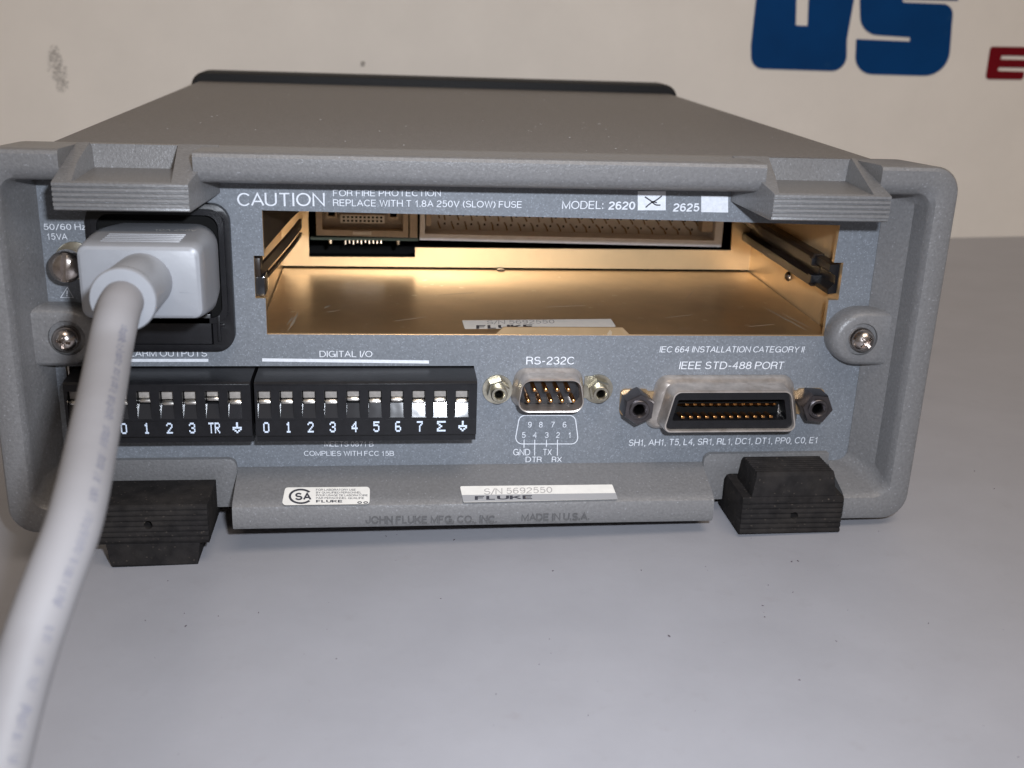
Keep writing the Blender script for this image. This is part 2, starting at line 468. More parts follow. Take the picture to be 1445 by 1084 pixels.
# ================================================================== the setting
tb = bmesh.new()
X0, X1, Y0, Y1 = -1600, 1600, -900, WALLY + 3
n = 2
vs_ = [tb.verts.new((x, y, tz(x) + dz)) for dz in (0, -25) for (x, y) in ((X0, Y0), (X1, Y0), (X1, Y1), (X0, Y1))]
tb.faces.new(vs_[0:4]); tb.faces.new(vs_[4:8][::-1])
for i in range(4): tb.faces.new((vs_[i], vs_[(i + 1) % 4], vs_[4 + (i + 1) % 4], vs_[4 + i]))
table = obj('table', tb, 'table', smooth=False)
table['kind'] = 'structure'; table['label'] = 'pale grey laminate table top under the instrument'

wall = obj('wall', box(-1600, 1600, WALLY, WALLY + 12, -110, 900, 0), 'wall', smooth=False)
wall['kind'] = 'structure'; wall['label'] = 'off white board standing behind the table'
def wall_poly(pts, z, material, name='letter', holes=(), label=None):
    q = [P(1040 + x / 3.568, y / 3.568, WALLY) for x, y in pts]
    loops = [[(p.x, p.z) for p in q]]
    for h in holes: loops.append([(p.x, p.z) for p in (P(1040 + x / 3.568, y / 3.568, WALLY) for x, y in h)])
    return obj(name, plate(loops, WALLY - .35, WALLY + .2), material, wall, smooth=False, label=label)
def rpts(c, r, n=7): return rounded(c, r, n)
wall_poly(rpts([(140, -430), (310, -430), (306, -300), (295, 128), (355, 131), (372, -300), (378, -430), (640, -430), (588, 0), (552, 200), (550, 360), (72, 345), (70, 230), (95, 0)],
               [10, 5, 5, 4, 4, 5, 5, 10, 200, 200, 135, 125, 60, 200]), 0, 'blue', label='large blue letter u')
wall_poly(rpts([(1125, -230), (1112, 3), (830, -4), (836, 12), (1090, 22), (1080, 130), (1062, 385), (592, 372), (600, 197), (870, 209), (870, 188), (622, 172), (618, 0), (640, -250)],
               [90, 4, 3, 3, 110, 120, 135, 110, 3, 4, 3, 95, 120, 100]), 0, 'blue', label='large blue letter s')
wall_poly(rpts([(1275, 235), (1500, 238), (1497, 283), (1332, 280), (1325, 299), (1490, 303), (1486, 342), (1318, 339), (1311, 357), (1446, 361), (1440, 401), (1250, 399)],
               [16, 10, 6, 3, 3, 6, 6, 3, 3, 6, 18, 16]), 0, 'red', label='small dark red letter e')
# scuffs on the board
for (sx, sy, sr) in ((78, 86, 11), (84, 104, 11), (76, 74, 8), (88, 120, 9), (80, 96, 14), (512, 90, 3)):
    bm = bmesh.new()
    for k in range(110):
        a = random.random() * 6.28; rr = sr * random.random() ** .6
        p = P(sx + rr * math.cos(a), sy + rr * 1.2 * math.sin(a), WALLY)
        q = .14 + .3 * random.random() ** 2
        pts = [(p.x + q * math.cos(t) * (.6 + .6 * random.random()), p.z + q * math.sin(t) * (.6 + .6 * random.random())) for t in (0, 1.2, 2.3, 3.5, 4.6, 5.6)]
        prism(pts, 'y', WALLY - .03 - k * .001, WALLY + .1, bm=bm)
    o = obj('scuff', bm, 'smudge', wall, smooth=False)
    o['kind'] = 'stuff'

# ================================================================== the instrument
inst = thing('measuring_instrument', (0, 110, TA), 'grey benchtop measuring instrument seen from the back with empty card slot and white cord', 'instrument')

# ---- case cover
cv = rrect(-98.5, 98.5, -40, 43.0, 2.2, 5)
ci = rrect(-97.2, 97.2, -38.8, 41.8, 1.6, 5)
bm = loft([ring2(ci, 226.5), ring2(ci, 21.6), ring2([(x * .994, z * .992) for x, z in cv], 21.5), ring2(cv, 22.6), ring2(cv, 228)])
case = obj('case_cover', bm, 'cover', inst)
bm = bmesh.new()
for k in range(46):
    x, y = random.uniform(-90, 90), 25 + 195 * random.random() ** 1.3
    s = random.choice((.07, .09, .12, .2)); a = random.random() * 3.14
    e = Vector((math.cos(a), math.sin(a))) * s * random.uniform(1, 2.2); w = Vector((-math.sin(a), math.cos(a))) * s * .6
    prism([(x - e.x - w.x, y - e.y - w.y), (x + e.x - w.x, y + e.y - w.y), (x + e.x + w.x, y + e.y + w.y), (x - e.x + w.x, y - e.y + w.y)], 'z', 42.98, 43.1, bm=bm)
o = obj('dust', bm, 'dust', case, smooth=False); o['kind'] = 'stuff'
# ---- front bezel, the dark raised frame at the far end
fb = rrect(-100.5, 100.5, -46, 46.7, 6, 6)
fi = rrect(-99.4, 99.4, -45, 46.0, 5.5, 6)
bm = loft([ring2(fi, 228), ring2(fb, 229.5), ring2(fb, 243), ring2(fi, 245)])
obj('front_bezel', bm, 'charcoal', inst)

# ---- rear bezel: a picture frame swept through its profile
def bring(x, zb, zt, r, y, xl=None): return ring2(rrect(-(xl or x), x, zb, zt, r, 8), y)
rings = [bring(99.0, -41.5, 42.6, 4, 21.5), bring(107.2, -43.4, 42.9, 6, 21.5), bring(108.2, -43.9, 43.4, 6.5, 20),
         bring(108.8, -44.2, 44.2, 6.5, 3), bring(108.7, -44.1, 44.3, 6.3, 1.4), bring(108.1, -43.6, 44.0, 6, .45), bring(107.0, -42.6, 43.3, 5.4, 0),
         bring(104.6, -39.2, 40.9, 4.6, .05), bring(103.3, -38.0, 39.6, 4.2, .4), bring(102.6, -37.2, 38.2, 3.8, 1.4), bring(102.35, -36.7, 37.6, 3.6, 2.6),
         bring(101.8, -35.1, 37.3, 3.6, 7.4), bring(97.0, -33.4, 37.3, 3.0, 13.5, 98.7), bring(97.0, -33.4, 37.3, 3, 19.0, 98.7)]
frame = loft(rings, loop=True)
cut = []
for s in (-1, 1):
    a, b = sorted((s * 58.2, s * 91.6))
    cut.append(prism(rounded([(a, -32), (a, -60), (b, -60), (b, -32)], .8, 3), 'y', -6, 12.9))
    a, b = sorted((s * 58.2, s * 91.6))
    cut.append(box(a, b, 12.5, 19.5, -60, -37.0))
def pocket(k, zlow, grow=0.0):
    """finger pocket in the top of a clip: sheer back wall, floor running out to the front"""
    cb = bmesh.new()
    f0, f1, b0, b1 = ((-85.6, -66.0, -86.2, -69.0), (63.8, 85.3, 68.6, 87.4))[k]
    lo = [(f0 - grow, -5.4), (f1 + grow, -5.4), (b1 + grow, 15.4 + grow), (b0 - grow, 15.4 + grow)]
    hi = [(f0 - 2.4 - grow, -14), (f1 + 2.4 + grow, -14), (b1 + 1.2 + grow, 17.0 + grow), (b0 - .8 - grow, 17.0 + grow)]
    A = [cb.verts.new((x, y, zlow)) for x, y in lo]; B = [cb.verts.new((x, y, 45.5)) for x, y in hi]
    for i in range(4): cb.faces.new((A[i], A[(i + 1) % 4], B[(i + 1) % 4], B[i]))
    cb.faces.new(A[::-1]); cb.faces.new(B)
    return cb
def clip_slope(y): return 38.75 + (y + 5.6) * (5.25 / 21.0)
CLIPS = ((-89.6, -62.4), (62.4, 89.3))
for k in (0, 1):
    cut.append(pocket(k, 36.0, .06))
    # the frame gives way above the sloping top of each clip
    cut.append(prism([(-8, clip_slope(-8) - .05), (15.6, clip_slope(15.6) - .05), (15.6, 48), (-8, 48)], 'x', CLIPS[k][0], CLIPS[k][1]))
frame = boolean(frame, cut)
# lug shape that carries each screw
def lug(s):
    xc = s * 94.0; zc = 1.0
    pts = []
    for i in range(13):
        t = math.radians(90 + 180 * i / 12) if s > 0 else math.radians(90 - 180 * i / 12)
        pts.append((xc + 7.6 * math.cos(t), zc + 7.2 * math.sin(t)))
    pts.append((s * 108, zc - 7.6)); pts.append((s * 108, zc + 7.2))
    if s < 0: pts = pts[::-1]
    return pts
bez = obj('rear_bezel', frame, 'bezel', inst, angle=28)
for s in (-1, 1):
    xc = s * 94.0
    L_ = lug(s)
    cen = Vector((s * 96, 1.0))
    def inset(d): return [(p[0] if abs(p[0]) > 107 else cen.x + (p[0] - cen.x) * (1 - d / 7.6), cen.y + (p[1] - cen.y) * (1 - d / 7.2)) for p in L_]
    bm = loft([ring2(L_, 13.8), ring2(inset(.05), 11.4), ring2(inset(.3), 9.9), ring2(inset(.9), 8.9), ring2(inset(1.6), 8.5)])
    bm = boolean(bm, [lathe([(4.1, 0), (4.1, 8)], (xc, 9.6, 1.0), 28)])
    lg = obj('screw_lug', bm, 'bezel', inst, angle=40)
    # pan-head cross screw
    h = lathe([(0, 9.7), (2.9, 9.7), (3.0, 8.6), (2.8, 7.4), (2.2, 6.3), (1.2, 5.6), (0.1, 5.4)][::-1], (0, 0, 0), 28, axis=(0, 1, 0))
    h = boolean(h, [box(-1.6, 1.6, 4, 7.2, -.33, .33), box(-.33, .33, 4, 7.2, -1.6, 1.6)])
    sc = obj('screw', h, 'steel', lg, loc=(xc, -.2, 1.0))
    sc.matrix_parent_inverse = inst.matrix_basis.inverted() if False else Matrix.Identity(4)
    sc.location = Vector((xc, -.2, 1.0)) * S
    sc.rotation_euler = (0, .5 + s * .3, 0)

# ---- bridges above the feet
for s in (-1, 1):
    a, b = sorted((s * 58.4, s * 91.5))
    xi, xo, xf = s * 58.4, s * 91.5, s * 64.2
    bm = prism(rounded([(xi, -30.7), (xo, -30.7), (xo, -36.2), (s * 65.0, -36.2), (xf, -37.6), (xf, -43.4), (xi, -43.4)], [2.0, .3, .3, 1.2, 1.2, .3, .3], 4), 'y', 12.2, 17.2, .35, 2)
    box(a + .3, b - .3, 19.2, 23, -43.4, -31.2, .3, bm=bm)
    obj('foot_bracket', bm, 'bezel', inst)

# ---- feet: one ribbed block with a stepped tab, the second one turned upside down
def ribbed(front_y, z0, z1, ribs, depth):
    p = []
    st = (z1 - z0) / ribs
    for i in range(ribs):
        a = z0 + i * st
        p += [(front_y, a + st * .1), (front_y, a + st * .62), (front_y + depth, a + st * .78), (front_y + depth, a + st * .94)]
    return p
def foot_mesh():
    prof = ribbed(-2.2, -4.7, 4.7, 7, .32) + [(-1.6, 5.0), (17.8, 5.0), (18.4, 4.2), (18.4, -4.2), (17.8, -5.0), (-1.6, -5.0)]
    bm = prism(prof, 'x', -12.9, 12.9, 0)
    es = [e for e in bm.edges if all(abs(abs(v.co.x) - 12.9) < 1e-4 for v in e.verts)]
    bmesh.ops.bevel(bm, geom=es, offset=.22, segments=2, profile=.5, affect='EDGES', clamp_overlap=True)
    rim = prism(rounded([(-12.92, -6), (12.92, -6), (12.92, 18.42), (-12.92, 18.42)], [.2, .2, 3.0, 3.0], 5), 'z', -6, 6)
    bm = boolean(bm, [rim], 'INTERSECT')
    return boolean(bm, [lathe([(1.0, 0), (1.0, 4)], (0.6, -3.5, 0), 14, axis=(0, 1, 0))])
def tab_mesh():
    prof = [(-1.5, 4.6), (-1.7, 5.2), (-1.5, 10.5), (-1.0, 11.2)]
    st = 10.0 / 8
    for i in range(8):
        y = -.9 + i * st
        prof += [(y + st * .1, 11.4), (y + st * .6, 11.4), (y + st * .75, 11.12), (y + st * .92, 11.12)]
    prof += [(9.6, 11.0), (10.2, 10.0), (10.2, 4.6)]
    bm = prism(prof, 'x', -10.7, 10.7, 0)
    for v in bm.verts:
        v.co.x *= 1 - .075 * (v.co.z - 4.6) / 6
    es = [e for e in bm.edges if all(abs(abs(v.co.x) - 10.7 * (1 - .075 * (v.co.z - 4.6) / 6)) < 1e-3 for v in e.verts)]
    bmesh.ops.bevel(bm, geom=es, offset=.9, segments=3, profile=.5, affect='EDGES', clamp_overlap=True)
    return bm
foot = obj('foot', foot_mesh(), 'rubber', inst, loc=(77.6, 0, -41.4), label='right foot with its ribbed step turned upwards')
tab = obj('foot_step', tab_mesh(), 'rubber', foot, loc=(77.6, 0, -41.4))
tab.matrix_parent_inverse = Matrix.Identity(4); tab.location = (0, 0, 0)
foot2 = copy(foot, (-76.4, 0, -41.0), inst, (0, math.pi, 0), label='left foot with its step turned down onto the table')
tab2 = tab.copy(); col.objects.link(tab2); tab2.parent = foot2; tab2.matrix_parent_inverse = Matrix.Identity(4)

# ---- cord wrap clips on top of the bezel
def clip(xa, xb, k):
    prof = [(18.9, 41.8), (16.2, 43.2), (15.4, clip_slope(15.4)), (-5.6, 38.75)]
    z0, z1, nr = 33.3, 38.5, 5
    st = (z1 - z0) / nr
    for i in range(nr):
        z = z1 - i * st
        prof += [(-6.4, z - st * .06), (-6.4, z - st * .62), (-5.95, z - st * .78), (-5.95, z - st * .95)]
    prof += [(-6.1, 32.95), (-5.4, 32.6), (13.5, 33.6), (18.9, 33.8)]
    bm = prism(prof, 'x', xa, xb, 0)
    es = [e for e in bm.edges if all(abs(v.co.x - xa) < 1e-4 for v in e.verts) or all(abs(v.co.x - xb) < 1e-4 for v in e.verts)]
    bmesh.ops.bevel(bm, geom=es, offset=.35, segments=2, profile=.5, affect='EDGES', clamp_overlap=True)
    for v in bm.verts:                       # the inner flank flares towards the panel
        if v.co.y > 4 and ((k == 0 and v.co.x > xb - 1) or (k == 1 and v.co.x < xa + 1)):
            v.co.x += (3.4 if k == 0 else -3.4) * min(1, v.co.y / 13.7)
    return boolean(bm, [pocket(k, 38.55)])
obj('clip', clip(-89.6, -62.4, 0), 'bezel', inst, label='left cord clip above the plug', angle=25)
obj('clip', clip(62.4, 89.3, 1), 'bezel', inst, label='right cord clip above the card slot', angle=25)

# ---- rear panel with the slot and terminal openings
slot = [(-50.0, 29.8), (-50.0, 19.3), (-52.3, 19.3), (-52.3, 9.2), (-50.0, 9.2), (-50.0, 0.5), (86.5, 0.3), (86.5, 9.6), (89.0, 9.6), (89.0, 19.0), (86.6, 19.0), (86.9, 28.2), (50, 28.8)]
TX = [-48.9, -54.1]          # first pin of each block is placed from these
hole_b = [(-103.0 + 4, -7.4), (-103.0 + 4, -22.0), (-0.9, -22.0), (-0.9, -7.4)]
outer = [(-99.6, 37.6), (-99.6, -34.6), (97.8, -34.6), (97.8, 37.6)]
pnl = obj('rear_panel', plate([outer, slot, [(-96.4, -7.4), (-96.4, -22), (-0.9, -22), (-0.9, -7.4)]], PY, PY + 1.4), 'panel', inst, smooth=False)
pnl.data.materials.append(M['gold_lit'])
for f in pnl.data.polygons:
    if abs(f.normal.y) < .5: f.material_index = 1
T = panel_text
T('CAUTION', 335, 458.5, 291, 272.2, pnl, spacing=1.0)
T('FOR FIRE PROTECTION', 470, 622, 277, 268, pnl)
T('REPLACE WITH T 1.8A 250V (SLOW) FUSE', 470, 736, 290.8, 281.4, pnl, yb1=293.4)
T('MODEL:', 793, 851, 295, 283.6, pnl)
T('2620', 858, 896, 296, 284.4, pnl, offset=.018)
T('2625', 949, 986.5, 298.6, 287, pnl, offset=.018)
T('50/60 Hz', 62, 122, 324.5, 316, pnl)
T('15VA', 67, 95.5, 338.5, 329.5, pnl)
T('ALARM OUTPUTS', 173, 292.3, 503.2, 494.2, pnl)
T('DIGITAL I/O', 451, 525.5, 504, 495.2, pnl)
T('MEETS 0871 B', 458, 527, 630.2, 623, pnl)
T('COMPLIES WITH FCC 15B', 429, 556, 643.3, 636.4, pnl)
T('RS-232C', 742.5, 810, 514.4, 503.5, pnl)
T('GND', 724, 748, 642.6, 633.6, pnl)
T('TX', 766.3, 778.3, 642.6, 633.6, pnl)
T('DTR', 741.6, 764.3, 652.2, 644.6, pnl)
T('RX', 778.5, 792.5, 652.2, 644.6, pnl)
T('IEC 664 INSTALLATION CATEGORY II', 930.5, 1135, 497.4, 488.8, pnl, shear=.12)
T('IEEE STD-488 PORT', 958, 1106, 521.0, 510.4, pnl, shear=.08)
T('SH1, AH1, T5, L4, SR1, RL1, DC1, DT1, PP0, C0, E1', 887, 1152.5, 629.3, 620.4, pnl, yb1=625.4, shear=.06)
for ch, x in zip('9876', (747.5, 763, 780.3, 796.5)): T(ch, x - 2.6, x + 2.6, 603.3, 595.3, pnl)
for ch, x in zip('54321', (739, 754.5, 771.3, 787, 803.5)): T(ch, x - (2.6 if ch != '1' else 1.2), x + (2.6 if ch != '1' else 1.2), 618.0, 610.0, pnl)
def ink_rect(x0, y0, x1, y1, parent, ink='white_ink', x0b=None, x1b=None, dy=0):
    """printed bar between pixel corners"""
    q = [P(x0, y0, PY - .05), P(x1, y0 + dy, PY - .05), P(x1, y1 + dy, PY - .05), P(x0, y1, PY - .05)]
    return obj('printed_bar', prism([(p.x, p.z) for p in q], 'y', PY - .05, PY + .02), ink, parent, smooth=False)
ink_rect(172, 506.6, 294, 510.8, pnl)
ink_rect(370, 505.8, 605.3, 510.2, pnl, dy=3.0)
bx1 = ink_rect(900, 270, 939.5, 296.9, pnl)
ink_rect(989.6, 276.4, 1027.5, 299.4, pnl, dy=.6)
def stroke(pts, w, parent, ink, name='lettering', closed=False, Y=None):
    """flat pen stroke through pixel points on the panel"""
    Y = PY - .1 if Y is None else Y
    q = [P(x, y, Y) for x, y in pts]; q = [Vector((p.x, p.z)) for p in q]
    bm = bmesh.new(); m = len(q); A = []
    for i, p in enumerate(q):
        a = q[i - 1] if (i > 0 or closed) else q[i]; b = q[(i + 1) % m] if (i < m - 1 or closed) else q[i]
        d = (b - a).normalized(); nn = Vector((-d.y, d.x)) * w / 2
        A.append((bm.verts.new((p.x + nn.x, Y, p.y + nn.y)), bm.verts.new((p.x - nn.x, Y, p.y - nn.y))))
    for i in range(m if closed else m - 1):
        a, b = A[i], A[(i + 1) % m]
        bm.faces.new((a[0], a[1], b[1], b[0]))
    return obj(name, bm, ink, parent, smooth=False)
for pts in ([(910, 278), (917, 282.5), (925, 289), (932, 289.5)], [(934, 276.5), (927, 282), (918, 287), (911, 293)], [(920, 284.5), (927, 286)]):
    stroke([tuple(p) for p in spline([(a, b, 0) for a, b in pts], 4) for p in [(p[0], p[1])]], .32, bx1, 'dark_ink', Y=PY - .12)
# outline of the serial pin-out
dq = rounded([(733.3, 586.3), (811.5, 586.3), (816.5, 626.6), (726.0, 626.6)][::-1], [9, 9, 9, 9], 5)
stroke(dq, .22, pnl, 'white_ink', 'printed_outline', True, PY - .05)
for x, ya, yb_ in ((739.6, 620.6, 632), (754.6, 620.6, 643), (771.2, 620.6, 631), (786.7, 620.6, 643)):
    stroke([(x, ya), (x - .2, yb_)], .2, pnl, 'white_ink', 'printed_line', False, PY - .055)
# warning triangle
tr = [(95, 405.5), (103.5, 420), (85.5, 420)]
stroke(tr, .22, pnl, 'white_ink', 'warning_triangle', True, PY - .05)
stroke([(94.8, 410), (94.6, 415.5)], .25, pnl, 'white_ink', 'lettering', False, PY - .05)
stroke([(94.5, 416.8), (94.5, 418.2)], .25, pnl, 'white_ink', 'lettering', False, PY - .05)

# ---- card bay
BL, BR, BK, BF, BT = -52.6, 89.5, 84.4, .35, 31.5
bm = bmesh.new()
box(BL + .35, BR - .35, PY + .65, BK - .9, BF - 1.2, BF, 0, bm=bm)
# lip with raised tab along the front edge of the floor
q = [(-49.9, -.9), (86.4, -.9), (86.4, .60)] + [(37.0, .62), (35.2, 2.35), (6.0, 2.35), (4.2, .65)] + [(-49.9, .70)]
prism(q, 'y', PY + .1, PY + .6, bm=bm)
floor_ = obj('card_bay', bm, 'gold', inst, smooth=False)
for xs, nm in ((BL, -1), (BR, 1)):
    a, b = sorted((xs, xs + nm * .8))
    obj('side_wall', box(a, b, PY + 1.5, BK, BF - 1.0, BT), 'gold_lit', floor_, smooth=False)
obj('bay_ceiling', box(BL - 2, BR + 2, PY + 1.5, BK + 12, BT + .02, BT + 1), 'gold_lit', floor_, smooth=False)
hole = [(-44.6, 30.5), (-44.8, 3.6), (-13.6, 3.75), (-13.6, 6.7), (83.2, 6.9), (82.2, 30.5)]
bm = plate([[(BL, BT), (BL, BF + .5), (BR, BF + .5), (BR, BT)], hole], BK - .9, BK)
obj('back_wall', bm, 'gold_lit', floor_, smooth=False)
# dark chamber behind the cut-out
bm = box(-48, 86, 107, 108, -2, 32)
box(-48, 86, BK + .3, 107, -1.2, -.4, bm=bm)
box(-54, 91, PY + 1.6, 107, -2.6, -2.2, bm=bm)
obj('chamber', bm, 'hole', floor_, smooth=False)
rv = lathe([(0.1, 1.15), (.7, 1.0), (1.25, .5), (1.45, 0), (1.45, -.3)][::-1], (0, 0, 0), 20, axis=(-1, 0, 0))
p = P(1112, 390, BR - .2, 0)
obj('rivet', rv, 'steel', floor_, loc=(BR, p.y, p.z)).matrix_parent_inverse = Matrix.Translation(-Vector(floor_.location))
bp_ = P(706, 380, BF, 2)
obj('rivet', lathe([(1.3, 0), (1.1, .35), (.4, .6), (.05, .65)], (bp_.x, bp_.y - 1.6, BF), 16, axis=(0, 0, 1)), 'steel', floor_)

# scuffs and smears on the bay floor
bm = bmesh.new(); rs = random.Random(5)
def smear(x0, y0, x1, y1, w, z):
    d = Vector((x1 - x0, y1 - y0)); n_ = Vector((-d.y, d.x)).normalized(); m = 9; L0 = []; L1 = []
    for i in range(m + 1):
        t = i / m; c_ = Vector((x0, y0)) + d * t + n_ * rs.uniform(-.3, .3) * w; ww = w * math.sin(math.pi * (t * .94 + .03)) * rs.uniform(.4, 1)
        L0.append((c_.x + n_.x * ww, c_.y + n_.y * ww)); L1.append((c_.x - n_.x * ww, c_.y - n_.y * ww))
    prism(L0 + L1[::-1], 'z', BF - .01, BF + z, bm=bm)
for k, a_ in enumerate(((84, 18, 80, 42, .35), (86, 20, 83, 34, .2), (-45.5, 17, -44.2, 34, .5), (-46.2, 22, -45.2, 30, .25), (-38, 38, -36.6, 41, .45), (-37, 34, -34, 36, .2), (50, 30, 58, 33, .1), (20, 40, 31, 42, .08), (-20, 26, -12, 30, .1), (60, 48, 66, 60, .1), (-8, 52, 2, 55, .08), (70, 22, 77, 24, .12))):
    smear(*a_, .012 + .002 * k)
sm = obj('scuff', bm, 'scuffed', floor_, smooth=False); sm['kind'] = 'stuff'
# straight guide rail on the right wall
bm = bmesh.new()
prof = [(BR, 9.8), (BR - 2.6, 9.8), (BR - 3.2, 10.3), (BR - 3.2, 12.4), (BR - 1.0, 12.8), (BR - 1.0, 15.0), (BR - 3.2, 15.2), (BR - 3.2, 17.4), (BR - 2.6, 18.3), (BR, 18.3)]
prism(prof, 'y', 27, BK - 1.2, 0, bm=bm)
prof2 = [(BR - .1, 10.6), (BR - 2.2, 10.3), (BR - 2.4, 11.6), (BR - .8, 13.0), (BR - .8, 15.0), (BR - 2.6, 16.2), (BR - 2.4, 17.8), (BR - .1, 18.0)]
rail = obj('guide_rail', bm, 'guide', inst, smooth=False, label='straight card guide on the right wall of the slot')
bm = bmesh.new()
prism(prof2, 'y', 16.5, 27.2, 0, bm=bm)
box(BR - 3.6, BR - .4, 25.0, 27.6, 11.0, 13.2, .2, bm=bm)
box(BR - 3.4, BR - .4, 26.4, 28.6, 15.6, 17.2, .2, bm=bm)
obj('guide_end', bm, 'black', rail, smooth=False)
# bowed guide rail on the left
def bow(zc, w, th, x_in, bm):
    rings = []
    for i in range(15):
        t = i / 14; y = 16 + t * 62
        x = BL + 1.2 + x_in * math.sin(t * math.pi) + t * 5.2
        z = zc + 2.2 * math.sin(t * math.pi)
        rings.append([(x - th, y, z), (x, y, z), (x, y, z + w), (x - th, y, z + w)])
    return loft(rings, bm=bm)
bm = bmesh.new(); bow(18.6, 11.0, 1.0, 1.6, bm); bow(13.4, 2.5, .8, 2.2, bm); bow(11.3, .7, .8, 2.2, bm)
box(BL + .1, BL + 2.6, 15.3, 20, 9.6, 13.6, .3, bm=bm); box(BL + .1, BL + 1.6, 15.3, 20, 13.4, 18.4, .3, bm=bm)
obj('guide_rail', bm, 'guide', inst, label='bowed card guide at the left of the slot')
bm = box(-52.55, -50.2, 14.9, 24, 9.4, 14, .2)
bpl = obj('guide_base', bm, 'gloss', floor_)

# small beige edge connector behind the wall
cY = BK + 1.5
cbm = plate([[(-42.7, 22), (-42.7, 9.6), (-15.6, 9.2), (-15.6, 22)],
             [(-40.9, 21), (-40.9, 11.3), (-17.2, 11.1), (-17.2, 21)]], cY, cY + 6)
small = obj('edge_connector', cbm, 'beige', inst, smooth=False)
bm = box(-41.0, -17.0, cY + 4.5, cY + 6.4, 10.9, 21.6)
obj('connector_back', bm, 'beige', small, smooth=False)
for xa in (-39.2, -21.0):
    bm = plate([[(xa - .6, 18.0), (xa - .6, 14.2), (xa + 2.6, 14.2), (xa + 2.6, 18.0)], [(xa, 17.3), (xa, 15.0), (xa + 2.0, 15.0), (xa + 2.0, 17.3)]], cY + 1.5, cY + 4.4)
    obj('latch_socket', bm, 'beige', small, smooth=False)
    obj('latch_hole', box(xa, xa + 2, cY + 3.4, cY + 3.8, 15, 17.3), 'hole', small, smooth=False)
bm = box(-35.6, -22.6, cY + 1.0, cY + 4.4, 13.2, 15.6)
bl = obj('contact_block', bm, 'ivory', small, smooth=False)
bm0 = box(-.32, .32, -.08, .1, -.28, .28)
hp = obj('socket_hole', bm0, 'hole', bl, smooth=False, loc=(-34.6, cY + .98, 13.85))
for i in range(10):
    for j in range(2):
        if i or j: copy(hp, (-34.6 + i * 1.22, cY + .98, 13.85 + j * 1.1), bl)
for xa, xb in ((-36.4, -31.4), (-27.2, -22.0)):
    obj('top_key', box(xa, xb, cY + .4, cY + 4, 17.6, 18.4), 'ivory', small, smooth=False)
obj('front_ledge', box(-32, -26.5, cY - .5, cY + 1, 10.0, 10.9), 'ivory', small, smooth=False)
obj('circuit_edge', box(-44.4, -12.6, cY - .4, cY + 14, 8.3, 9.1), 'pcb', small, smooth=False)
pin0 = obj('solder_pin', box(-.17, .17, -.2, .2, -1.5, 0), 'silver', small, smooth=False, loc=(-34.2, cY + 1, 8.3))
for i in range(1, 10):
    c = copy(pin0, (-34.2 + i * 1.17, cY + 1 + (i % 2) * .8, 8.3), small); c.scale = (1, 1, .7 + .3 * random.random())
for x in (-38.6, -18.6):
    bmm = lathe([(.1, 1.6), (.6, 1.2), (.8, .2), (.8, 0)][::-1], (x, cY + .8, 8.2), 10, axis=(0, 0, -1))
    obj('solder_lug', bmm, 'silver', small)
# long ribbon header
hY = BK + 1.6
bm = plate([[(-12.0, 24), (-12.2, 8.5), (80.8, 7.4), (80.8, 24)], [(-10.6, 23), (-10.7, 10.4), (78.4, 9.4), (78.4, 23)]], hY, hY + 8)
hdr = obj('ribbon_header', bm, 'header', inst, smooth=False)
obj('header_back', box(-11.4, 79.4, hY + 7.2, hY + 8.6, 8.5, 24), 'ivory', hdr, smooth=False)
obj('header_post', box(-15.2, -12.9, hY - .2, hY + 8, 9.2, 24), 'beige', hdr, smooth=False)
obj('header_edge', box(-10.3, -8.8, hY + .8, hY + 7, 12.6, 18), 'beige', hdr, smooth=False)
obj('header_edge', box(74.8, 78.1, hY + 2.0, hY + 7, 11.6, 24), 'beige', hdr, smooth=False)
hpin = obj('pin', tube([(0, 7.2, 0), (0, 2.2, 0), (.25, .9, -1.0)], .25, 6), 'pin', hdr, loc=(-6.6, hY, 16))
hhole = obj('pin_hole', box(-.28, .28, 7.12, 7.3, -.3, .3), 'hole', hdr, smooth=False, loc=(-4.6, hY, 14.9))
for i in range(20):
    x = -6.8 + i * 4.08
    for j, z in enumerate((17.6, 14.6, 11.9)):
        zz = z - i * .045
        xx = x + (1.9 if j % 2 else 0) + (.3 if j == 2 else 0)
        if xx < 74 and not (i == 0 and j == 0): 
            c = copy(hpin, (xx, hY, zz + 1), hdr, rot=(0, random.uniform(-.25, .25), 0))
        copy(hhole, (xx + (2.05), hY, zz + .3), hdr)
bpy.data.objects.remove(hhole)

